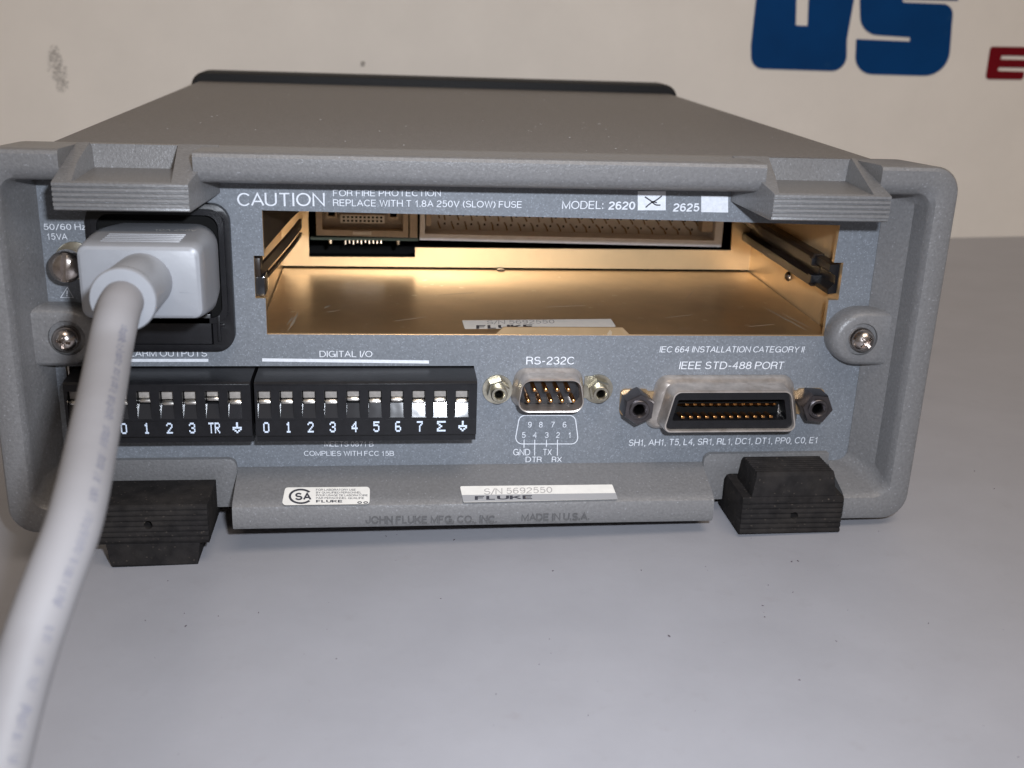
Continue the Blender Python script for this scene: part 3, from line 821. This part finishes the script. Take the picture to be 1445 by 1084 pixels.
# ---- terminal blocks
FY = 3.4
def terminal_block(x_first, n, chars, label):
    p = 5.08
    xa, xb = x_first - 3.3, x_first + p * (n - 1) + 2.35
    if n == 8: xb = x_first + p * (n - 1) + 2.5
    # side profile of the body
    prof = [(PY + 3, -7.55), (PY - 1.4, -7.75), (FY + 2.2, -7.75), (FY + .5, -7.95), (FY, -8.35), (FY, -21.1), (FY + .25, -21.3), (FY + 1.6, -21.35), (FY + 1.6, -23.2), (PY - 3, -23.4), (PY - 3, -21.6), (PY + 3, -21.6)]
    body = prism(prof, 'x', xa, xb, 0)
    cuts = []
    for i in range(n):
        x = x_first - 1.15 + i * p
        cuts.append(box(x - 1.55, x + 1.5, FY - 2, FY + 3.2, -16.75, -10.05))
    body = boolean(body, cuts)
    blk = obj('terminal_block', body, 'black', inst, label=label, angle=25)
    obj('print_strip', box(xa + .25, xb - .25, FY - .1, FY + .05, -20.95, -17.3, .0), 'black', blk, smooth=False)
    rb = random.Random(n)
    first = None
    for i in range(n):
        x = x_first - 1.15 + i * p
        dz = rb.uniform(-.25, .9) * (1 if i in (3, 4, 7, 8, 6) else .15)
        o = obj('wire_clamp', box(x - 1.4, x + 1.35, FY + 1.8, FY + 3.1, -12.5 + dz, -10.0, .12), 'clampm', blk, angle=30) if i in () or first is None else copy(first, (i * p, 0, dz * .6), blk)
        if first is None: first = o
        lip = prism([(FY + 1.0, -13.6 + dz), (FY + 1.0, -13.15 + dz), (FY + 1.4, -12.65 + dz), (FY + 3, -12.65 + dz), (FY + 3, -13.6 + dz)], 'x', x - 1.4, x + 1.35, .08)
        obj('clamp_lip', lip, 'silver', blk, angle=30)
        # flared chute below the lip
        b = bmesh.new()
        A = [b.verts.new(v) for v in ((x - 1.5, FY + 1.3, -13.55), (x + 1.45, FY + 1.3, -13.55), (x + 1.75, FY - .02, -16.75), (x - 1.8, FY - .02, -16.75))]
        B = [b.verts.new(v) for v in ((x - 1.5, FY + 2.6, -13.55), (x + 1.45, FY + 2.6, -13.55), (x + 1.75, FY + 2.6, -16.8), (x - 1.8, FY + 2.6, -16.8))]
        b.faces.new(A); b.faces.new(B[::-1])
        for k in range(4): b.faces.new((A[k], A[(k + 1) % 4], B[(k + 1) % 4], B[k]))
        obj('chute', b, 'gloss', blk, smooth=False)
        ch = chars[i]
        bm = bmesh.new()
        if ch == 'TR': dot_char('T', x - .55, -19.0, 1.15, 2.6, FY - .14, bm); dot_char('R', x + .85, -19.0, 1.15, 2.6, FY - .14, bm)
        else: dot_char(ch, x + .25, -19.0, 1.35 if ch not in 'SG' else 2.0, 2.6, FY - .14, bm)
        obj('lettering', bm, 'pad_ink', blk, smooth=False)
    # ridge highlight moulding along the top edge
    obj('top_ridge', box(xa + .3, xb - .3, FY - .12, FY + .2, -8.7, -8.35, .06), 'black', blk)
    return blk
terminal_block(-48.95, 10, '01234567SG', 'ten way terminal block')
terminal_block(-48.95 - 5.08 * 8 - 1.55, 8, ['+', '-', '0', '1', '2', '3', 'TR', 'G'], 'eight way terminal block half behind the cord')

# ---- nuts
def hexnut(af, h, hole_r, collar=None, washer=None):
    R_ = af / math.sqrt(3)
    b = bmesh.new()
    hexo = [(R_ * math.cos(math.pi / 3 * i), R_ * math.sin(math.pi / 3 * i)) for i in range(6)]
    n = 24
    def hx(scale):
        out = []
        for i in range(n):
            t = 2 * math.pi * i / n; k = math.floor(t / (math.pi / 3)); mid = (k + .5) * math.pi / 3
            r = R_ * math.cos(math.pi / 6) / math.cos(t - mid) * scale
            out.append((r * math.cos(t), r * math.sin(t)))
        return out
    c = lambda r: [(r * math.cos(2 * math.pi * i / n), r * math.sin(2 * math.pi * i / n)) for i in range(n)]
    rings = [ring2(hx(1), 0), ring2(hx(1), -h + .5), ring2([(x * .94, z * .94) for x, z in hx(1)], -h)]
    top = -h
    if collar:
        rings += [ring2(c(collar[0]), -h), ring2(c(collar[0]), -h - collar[1] + .15), ring2(c(collar[0] - .2), -h - collar[1])]
        top = -h - collar[1]
    rings += [ring2(c(hole_r + .35), top), ring2(c(hole_r), top + .4)]
    for k in range(4):
        rings += [ring2(c(hole_r * (.86 if k % 2 == 0 else 1)), top + .8 + k * .5)]
    rings += [ring2(c(hole_r * .9), 0)]
    return loft(rings)
# ---- serial port
cx0, cz0 = 17.45, -13.0
ser_rings = []
def D(w, h, r, y, dz=0, n=6): return ring2(rounded([(cx0 - w / 2 + h * .17, cz0 + h / 2 + dz), (cx0 + w / 2 - h * .17, cz0 + h / 2 + dz), (cx0 + w / 2, cz0 - h / 2 + dz), (cx0 - w / 2, cz0 - h / 2 + dz)], r, n), y)
bm = loft([D(19.6, 10.2, 3.2, PY - .1), D(19.4, 10.0, 3.1, PY - .6), D(18.4, 9.4, 3.0, PY - 1.3), D(17.6, 8.9, 2.8, PY - 1.9), D(17.3, 8.7, 2.7, PY - 2.6), D(17.1, 8.5, 2.6, PY - 6.3), D(16.8, 8.2, 2.5, PY - 6.6), D(16.3, 7.7, 2.3, PY - 6.5), D(16.2, 7.6, 2.3, PY - .5)])
serial = obj('serial_port', bm, 'tin', inst)
obj('insulator', loft([D(16.0, 7.4, 2.2, PY - .6), D(16.0, 7.4, 2.2, PY - 1.4)]), 'gloss', serial)
sp = obj('pin', lathe([(.55, 0), (.55, 5.0), (.4, 5.4), (.1, 5.55)], (0, 0, 0), 10, axis=(0, -1, 0)), 'brass', serial, loc=(0, 0, 0))
for k in range(9):
    if k < 5: px_, pz_ = cx0 - 5.5 + 2.76 * k, cz0 - 1.42
    else: px_, pz_ = cx0 - 5.5 + 1.38 + 2.76 * (k - 5), cz0 + 1.42
    copy(sp, (px_, PY - .8, pz_), serial)
bpy.data.objects.remove(sp)
for sx in (-1, 1):
    xn = cx0 + sx * 12.5
    fl = loft([ring2(circle(xn, cz0 - .3, 3.7, 28), PY), ring2(circle(xn, cz0 - .3, 3.7, 28), PY - .7)])
    obj('flange_ear', fl, 'zinc', serial)
    if sx == 1: bb = box(cx0 + 9, xn, PY - .65, PY, cz0 - 2.6, cz0 + 3.0); obj('flange_strap', bb, 'zinc', serial)
    nut = obj('jack_nut', hexnut(4.9, 2.4, .95, (2.0, 1.9)), 'zinc', serial, loc=(xn, PY - .7, cz0 - .2))
    nut.rotation_euler = (0, .3 * sx, 0)

# ---- parallel instrument bus port
ix, iz = 62.2, -16.8
def Q(w, h, y, r=3.0, dz=0, cut=.0): return ring2(rounded([(ix - w / 2, iz + h / 2 + dz), (ix + w / 2, iz + h / 2 + dz), (ix + w / 2 - h * .14, iz - h / 2 + dz), (ix - w / 2 + h * .14, iz - h / 2 + dz)][::1], r, 6), y)
def IE(w, h, y, r):
    # wide lower edge on the left, chamfered top left as the photo shows
    t = h * .22
    return ring2(rounded([(ix - w / 2 + t, iz + h / 2), (ix + w / 2 - t, iz + h / 2), (ix + w / 2, iz - h / 2), (ix - w / 2, iz - h / 2)], [r, r, r * .8, r * .8], 6), y)
bm = loft([IE(40.6, 14.0, PY - .1, 3.2), IE(40.4, 13.8, PY - 1.0, 3.2), IE(38.2, 12.6, PY - 2.2, 2.8), IE(35.6, 11.7, PY - 2.8, 2.4), IE(34.9, 11.3, PY - 3.6, 2.2),
           IE(34.3, 10.9, PY - 7.6, 2.1), IE(33.9, 10.6, PY - 7.9, 2.0), IE(33.2, 10.0, PY - 7.9, 1.8), IE(32.9, 9.7, PY - 7.5, 1.7), IE(32.8, 9.6, PY - 1.5, 1.7)])
par = obj('parallel_port', bm, 'tin', inst)
o_ = [(p[0], p[2]) for p in IE(32.7, 9.5, 0, 1.6)]
i_ = [(p[0], p[2] + .1) for p in IE(29.2, 5.4, 0, .5)]
obj('insulator', plate([o_, i_], PY - 6.9, PY - 1.0), 'black', par, smooth=False)
obj('insulator_back', box(ix - 14, ix + 14, PY - 1.8, PY - 1.0, iz - 3, iz + 3), 'hole', par, smooth=False)
ct = obj('contact', box(-.45, .45, -2.2, 2.4, -.25, .3, .1), 'brass', par, angle=30, loc=(0, 0, 0))
for k in range(12):
    x = ix - 11.8 + k * 2.04
    copy(ct, (x, PY - 4.4, iz - 2.15), par, rot=(-.12, 0, 0))
    copy(ct, (x + .55, PY - 3.4, iz + .3), par, rot=(-.35, 0, .28))
bpy.data.objects.remove(ct)
for sx, xn in ((-1, 39.3), (1, 84.7)):
    fl = obj('flange_ear', prism(rounded([(xn - 3.6, iz + 3.4), (xn + 3.6, iz + 3.4), (xn + 3.6, iz - 3.4), (xn - 3.6, iz - 3.4)][::1], 1.2, 4), 'y', PY - .9, PY), 'gold', par)
    if sx: obj('flange_strap', box(min(xn, ix + sx * 17), max(xn, ix + sx * 17), PY - .85, PY - .02, iz - 2.6, iz + 2.8), 'gold', par)
    nut = obj('jack_nut', hexnut(7.1, 5.6, 1.45, (2.55, .5)), 'darknut', par, loc=(xn, PY - .9, iz + .1))
    nut.rotation_euler = (0, .35 - .25 * sx, 0)

# ---- power inlet with its fuse drawer
bm = plate([rrect(-88.4, -57.1, -3.0, 31.4, 4.2, 7), rrect(-86.6, -58.8, 4.6, 29.8, 3.2, 7), [(-85.8, 3.8), (-62.0, 3.8), (-62.0, -1.4), (-85.8, -1.4)]], PY - 2.2, PY)
bevel(bm, .35, 2, ang=60)
inlet = obj('power_inlet', bm, 'black', inst, angle=40)
obj('inlet_rim', plate([rrect(-87.2, -58.3, 3.9, 30.3, 3.4, 7), rrect(-85.9, -59.5, 5.2, 29.0, 2.8, 7)], PY - 2.9, PY - 2.1), 'black', inlet, angle=40)
obj('inlet_well', box(-86.8, -58.6, PY - .9, PY - .3, 4, 30), 'hole', inlet, smooth=False)
obj('fuse_drawer', box(-85.6, -62.2, PY - 2.9, PY - .2, -1.2, 6.2, .35), 'black', inlet)
bm = box(-60.9, -60.2, PY - 3.0, PY - 2.0, -.4, 5.8, .1); box(-60.4, -59.2, PY - 2.9, PY - 2.0, 3.2, 3.8, .1, bm=bm)
obj('drawer_catch', bm, 'black', inlet)

# ---- slotted grounding stud
bm = lathe([(3.7, 0), (3.7, .6), (2.6, .7), (2.6, 4.6), (3.5, 4.7), (3.6, 7.0), (3.2, 7.9), (2.2, 8.6), (.1, 8.9)], (0, 0, 0), 32, axis=(0, -1, 0))
bm = boolean(bm, [box(-.55, .55, -10, -7.6, -5, 5)])
gs = obj('grounding_stud', bm, 'steel', inst, loc=(-92.2, PY, 17.9)); gs.rotation_euler = (0, .12, 0)
obj('stud_washer', lathe([(4.3, 0), (4.3, .7), (4.1, .8)], (-91.8, PY - .02, 17.9), 32), 'zinc', inst)

# ---- stickers
def ledge_point(px, py, lift=.0):
    # on the flat part of the lower ledge: plane through (y 9, z -34.4) and (y 1.6, z -37.1)
    d = ray(px, py); nrm = Vector((0, -2.55 / 7.0, 1)).normalized(); o = Vector((0, 2.6, -36.55)) + nrm * lift
    return CAM_C + d * (nrm.dot(o - CAM_C) / nrm.dot(d))
def sticker(corners, lift, radii, material, parent, pf, name='sticker', label=None, th=.06):
    q = rounded(corners, radii, 5)
    top = [pf(x, y, lift) for x, y in q]; low = [pf(x, y, lift - th) for x, y in q]
    return obj(name, loft([low, top]), material, parent, label=label, smooth=False)
def surf_text(s, x0, x1, yb, yt, pf, lift, parent, ink, yb1=None, offset=0.0):
    yb1 = yb if yb1 is None else yb1
    a = pf(x0, yb, lift); c = pf(x1, yb1, lift); t = pf(x0, yt, lift)
    b = text_bm(s, 0, offset)
    w = c - a; u = t - a
    place_text(b, a, w.normalized(), u.normalized(), w.length, u.length, 0, CAPH)
    return obj('lettering', b, ink, parent, smooth=False)
# certification sticker
st = sticker([(397.5, 713), (402.5, 688), (522, 687), (521.5, 711.5)], .12, [4.5, 4.5, 4.5, 4.5], 'label', inst, ledge_point, label='small rounded certification sticker on the lower ledge')
def ring_arc(cx_, cy_, rx, ry, a0, a1, w, pf, lift, parent, ink):
    bm = bmesh.new(); pr = None
    for i in range(25):
        t = math.radians(a0 + (a1 - a0) * i / 24)
        q = [bm.verts.new(pf(cx_ + (rx + s * w / 2) * math.cos(t), cy_ + (ry + s * w / 2 * .75) * math.sin(t), lift)) for s in (-1, 1)]
        if pr: bm.faces.new((pr[0], pr[1], q[1], q[0]))
        pr = q
    return obj('logo', bm, ink, parent, smooth=False)
ring_arc(424.5, 700.5, 15.5, 9.6, 38, 322, 3.4, ledge_point, .17, st, 'dark_ink')
surf_text('SA', 416.5, 439.5, 706.0, 695.4, ledge_point, .18, st, 'dark_ink', offset=.03)
for i, (s, w) in enumerate((('FOR LABORATORY USE', 56), ('BY QUALIFIED PERSONNEL', 64), ('POUR USAGE DE LABORATOIRE', 73), ('PAR PERSONNEL QUALIFIE', 68))):
    yy = 692.6 + i * 3.9
    surf_text(s, 446, 446 + w, yy, yy - 2.7, ledge_point, .17, st, 'dark_ink', offset=.005)
surf_text('FLUKE', 446, 483, 709.2, 705.6, ledge_point, .17, st, 'dark_ink', offset=.03)
for x in (507.5, 516): ring_arc(x, 709.2, 2.6, 1.2, 0, 360, 1.4, ledge_point, .17, st, 'dark_ink')
# serial number sticker on the ledge
s2 = sticker([(654, 709), (649, 686.2), (864, 683.8), (872, 704.6)], .12, [2, 2, 2, 2], 'label', inst, ledge_point, label='long serial number sticker on the lower ledge')
sticker([(653.6, 708.4), (651.8, 698.6), (869, 695.8), (871.6, 704.4)], .15, .6, 'label_grey', s2, ledge_point, 'silver_band', th=.03)
surf_text('S/N 5692550', 683, 779.5, 698.0, 689.6, ledge_point, .18, s2, 'grey_ink', yb1=695.4)
surf_text('FLUKE', 670, 751, 705.6, 700.2, ledge_point, .19, s2, 'dark_ink', yb1=704.2, offset=.03)
# serial number sticker lying in the slot
def bay_point(px, py, lift=0): return P(px, py, BF + lift, 2)
s3 = sticker([(656, 464.5), (652, 452.2), (862, 450), (869, 460.5), (866, 462)], .1, [.6, .6, .6, .6, .4], 'label', floor_, bay_point, label='serial number sticker lying on the slot floor')
surf_text('S/N 5692550', 687, 783, 457.6, 452.2, bay_point, .14, s3, 'grey_ink', yb1=456.4)
surf_text('FLUKE', 672, 752, 464.0, 459.0, bay_point, .14, s3, 'dark_ink', yb1=463, offset=.03)
# moulded lettering on the front of the lower ledge
def lip_text(s, x0, x1, yb, yt, yb1):
    Y = -.02
    a = P(x0, yb, Y); c = P(x1, yb1, Y); t = P(x0, yt, Y)
    b = text_bm(s, .012, .02)
    ux = (c - a); w = ux.length; ux.normalize()
    x0_, x1_, _, _ = bounds2(b)
    h = (t - a).z
    for v in b.verts:
        zz = v.co.z
        v.co = a + ux * ((v.co.x - x0_) / (x1_ - x0_) * w) + Vector((0, 0, 1)) * (v.co.y / CAPH * h) + Vector((0, -zz * 16, 0))
    return obj('moulded_lettering', b, 'emboss', bez, smooth=False)
lip_text('JOHN FLUKE MFG. CO., INC.', 516, 701, 739.2, 728.6, 737.8)
lip_text('MADE IN U.S.A.', 735.5, 831.5, 735.6, 725.2, 733.8)

# ================================================================== power cord
cord = thing('power_cord', (-60, -60, tz(-60)), 'pale grey mains plug and thick white cable plugged into the left of the back panel', 'cord')
def rr3(x0, x1, z0, z1, r, y): return ring2(rrect(x0, x1, z0, z1, r, 6), y)
bm = loft([rr3(-84.6, -60.2, 9.6, 26.6, 4.6, PY - .3), rr3(-85.0, -59.2, 9.0, 27.4, 4.6, 7), rr3(-84.8, -58.9, 9.2, 28.0, 3.6, 0), rr3(-83.3, -58.9, 12.0, 28.1, 2.0, -12), rr3(-82.9, -58.9, 12.9, 28.1, 1.9, -16.6),
           rr3(-82.7, -59.2, 13.2, 27.8, 1.8, -17.4), rr3(-82.1, -59.8, 13.8, 27.2, 1.5, -17.8)])
plug = obj('plug', bm, 'plug', cord, angle=32)
for k in range(5):
    y = -6.6 - k * 1.75
    z = 28.06
    obj('grip_ridge', box(-79.0, -63.4, y - .36, y + .36, z - .3, z + .22, .18), 'plug', plug)
b = text_bm('10A 250V', 0, .0)
place_text(b, Vector((-70.5, -3.4, 28.2)), Vector((1, 0, 0)), Vector((0, 1, -.0)), 8.5, 2.0)
obj('moulded_lettering', b, 'label', plug, smooth=False)
obj('seam', box(-63.4, -60.4, -17.86, -17, 18.55, 18.7, .03), 'plug', plug)
# strain relief: stubby cylinder, then the cable
def cpt(px, py, d): return PD(px, py, d)
base = Vector((-70.6, -15.5, 20.6)); tip = cpt(173, 424, 195)
ax = (tip - base); Ln = ax.length; ax.normalize()
bm = lathe([(5.9, -1), (5.8, 1), (5.75, Ln - 4.2), (5.7, Ln - 4.0), (5.9, Ln - 3.2), (5.95, Ln - .6), (5.7, Ln - .1), (4.9, Ln), (3.6, Ln + .05), (3.6, Ln - 2)], base, 40, axis=ax)
obj('strain_relief', bm, 'plug', cord, angle=50)
pts = [base + ax * 6, base + ax * (Ln - 1), cpt(164, 452, 190), cpt(155, 495, 186), cpt(146, 545, 178), cpt(135, 600, 168), cpt(124, 655, 160), cpt(113, 705, 153), cpt(99, 755, 148), cpt(70, 832, 143), cpt(40, 918, 139), cpt(14, 1010, 136), cpt(-10, 1110, 133), cpt(-40, 1250, 131), cpt(-90, 1450, 132), Vector((-112, -172, tz(-112) + 6)), Vector((-170, -196, tz(-170) + 3.9)), Vector((-300, -230, tz(-300) + 3.9)), Vector((-480, -190, tz(-480) + 3.9)), Vector((-700, -60, tz(-700) + 3.9))]
path = spline(pts, 8)
cable = obj('cable', tube(path, 3.75, 28), 'cable', cord)
# faint print running along the jacket, as thin raised ink on the visible side
bm = bmesh.new()
rp = random.Random(3)
i = 22
acc = 0.0
for i in range(20, len(path) - 52):
    p, q = path[i], path[i + 1]
    t = (q - p).normalized()
    view = (CAM_C - p); view = (view - t * view.dot(t)).normalized(); side = t.cross(view).normalized()
    if side.dot(xr) < 0: side = -side
    if i > 40 and rp.random() < .12: continue
    for k in range(3):
        if rp.random() < .22: continue
        c0 = p + t * (k * (q - p).length / 3)
        nrm = (view * math.cos(.42) + side * math.sin(.42)).normalized()
        s2_ = t.cross(nrm).normalized()
        w = rp.uniform(.25, .6); l = (q - p).length * rp.uniform(.06, .12)
        off = rp.uniform(-.25, .25)
        for st_ in (-.5, .5):
            cc = c0 + nrm * 3.78 + s2_ * (off + st_ * .6)
            vv = [bm.verts.new(cc + t * a * l + s2_ * b_ * w * .5) for a, b_ in ((-1, -1), (1, -1), (1, 1), (-1, 1))]
            bm.faces.new(vv)
o = obj('cable_print', bm, 'cable_ink', cable, smooth=False); o['kind'] = 'stuff'

# ================================================================== crumbs on the table
bm = bmesh.new()
rt = random.Random(11)
spots = [(1117, 793, 1.0), (1126, 792, .8), (1076, 855, .5), (1079, 871, .6), (1084, 826, .5), (1119, 836, .5), (905, 805, .6), (780, 806, .8), (641, 762, .7), (622, 845, .4), (944, 898, 1.0),
         (262, 884, .8), (237, 820, .6), (205, 876, .5), (260, 866, .4), (365, 865, .5), (1375, 665, .6), (1403, 690, .5), (1060, 760, .4), (545, 757, .6), (560, 755, .5), (1128, 960, .5), (700, 980, .4),
         (1180, 905, .4), (1310, 880, .5), (475, 930, .4), (830, 1010, .4), (1240, 750, .4)]
for k in range(30): spots.append((rt.uniform(200, 1440), rt.uniform(770, 1070), rt.uniform(.12, .3)))
def on_table(px, py):
    d = ray(px, py); nrm = Vector((-TB, 0, 1)); t = (TA - nrm.dot(CAM_C)) / nrm.dot(d); return CAM_C + d * t
for x, y, s in spots:
    p = on_table(x, y)
    a = rt.random() * 3.14; e = rt.uniform(1, 2.4)
    pts = []
    for j in range(7):
        t = j / 7 * 6.283; r = s * .27 * rt.uniform(.6, 1.1)
        u, v = r * e * math.cos(t), r * .7 * math.sin(t)
        pts.append((p.x + u * math.cos(a) - v * math.sin(a), p.y + u * math.sin(a) + v * math.cos(a)))
    z = tz(p.x)
    prism(pts, 'z', z - .05, z + .08 + .1 * s, bm=bm)
o = obj('crumbs', bm, 'crumb', smooth=False)
o['kind'] = 'stuff'; o['label'] = 'tiny dark crumbs scattered on the grey table'; o['category'] = 'crumbs'
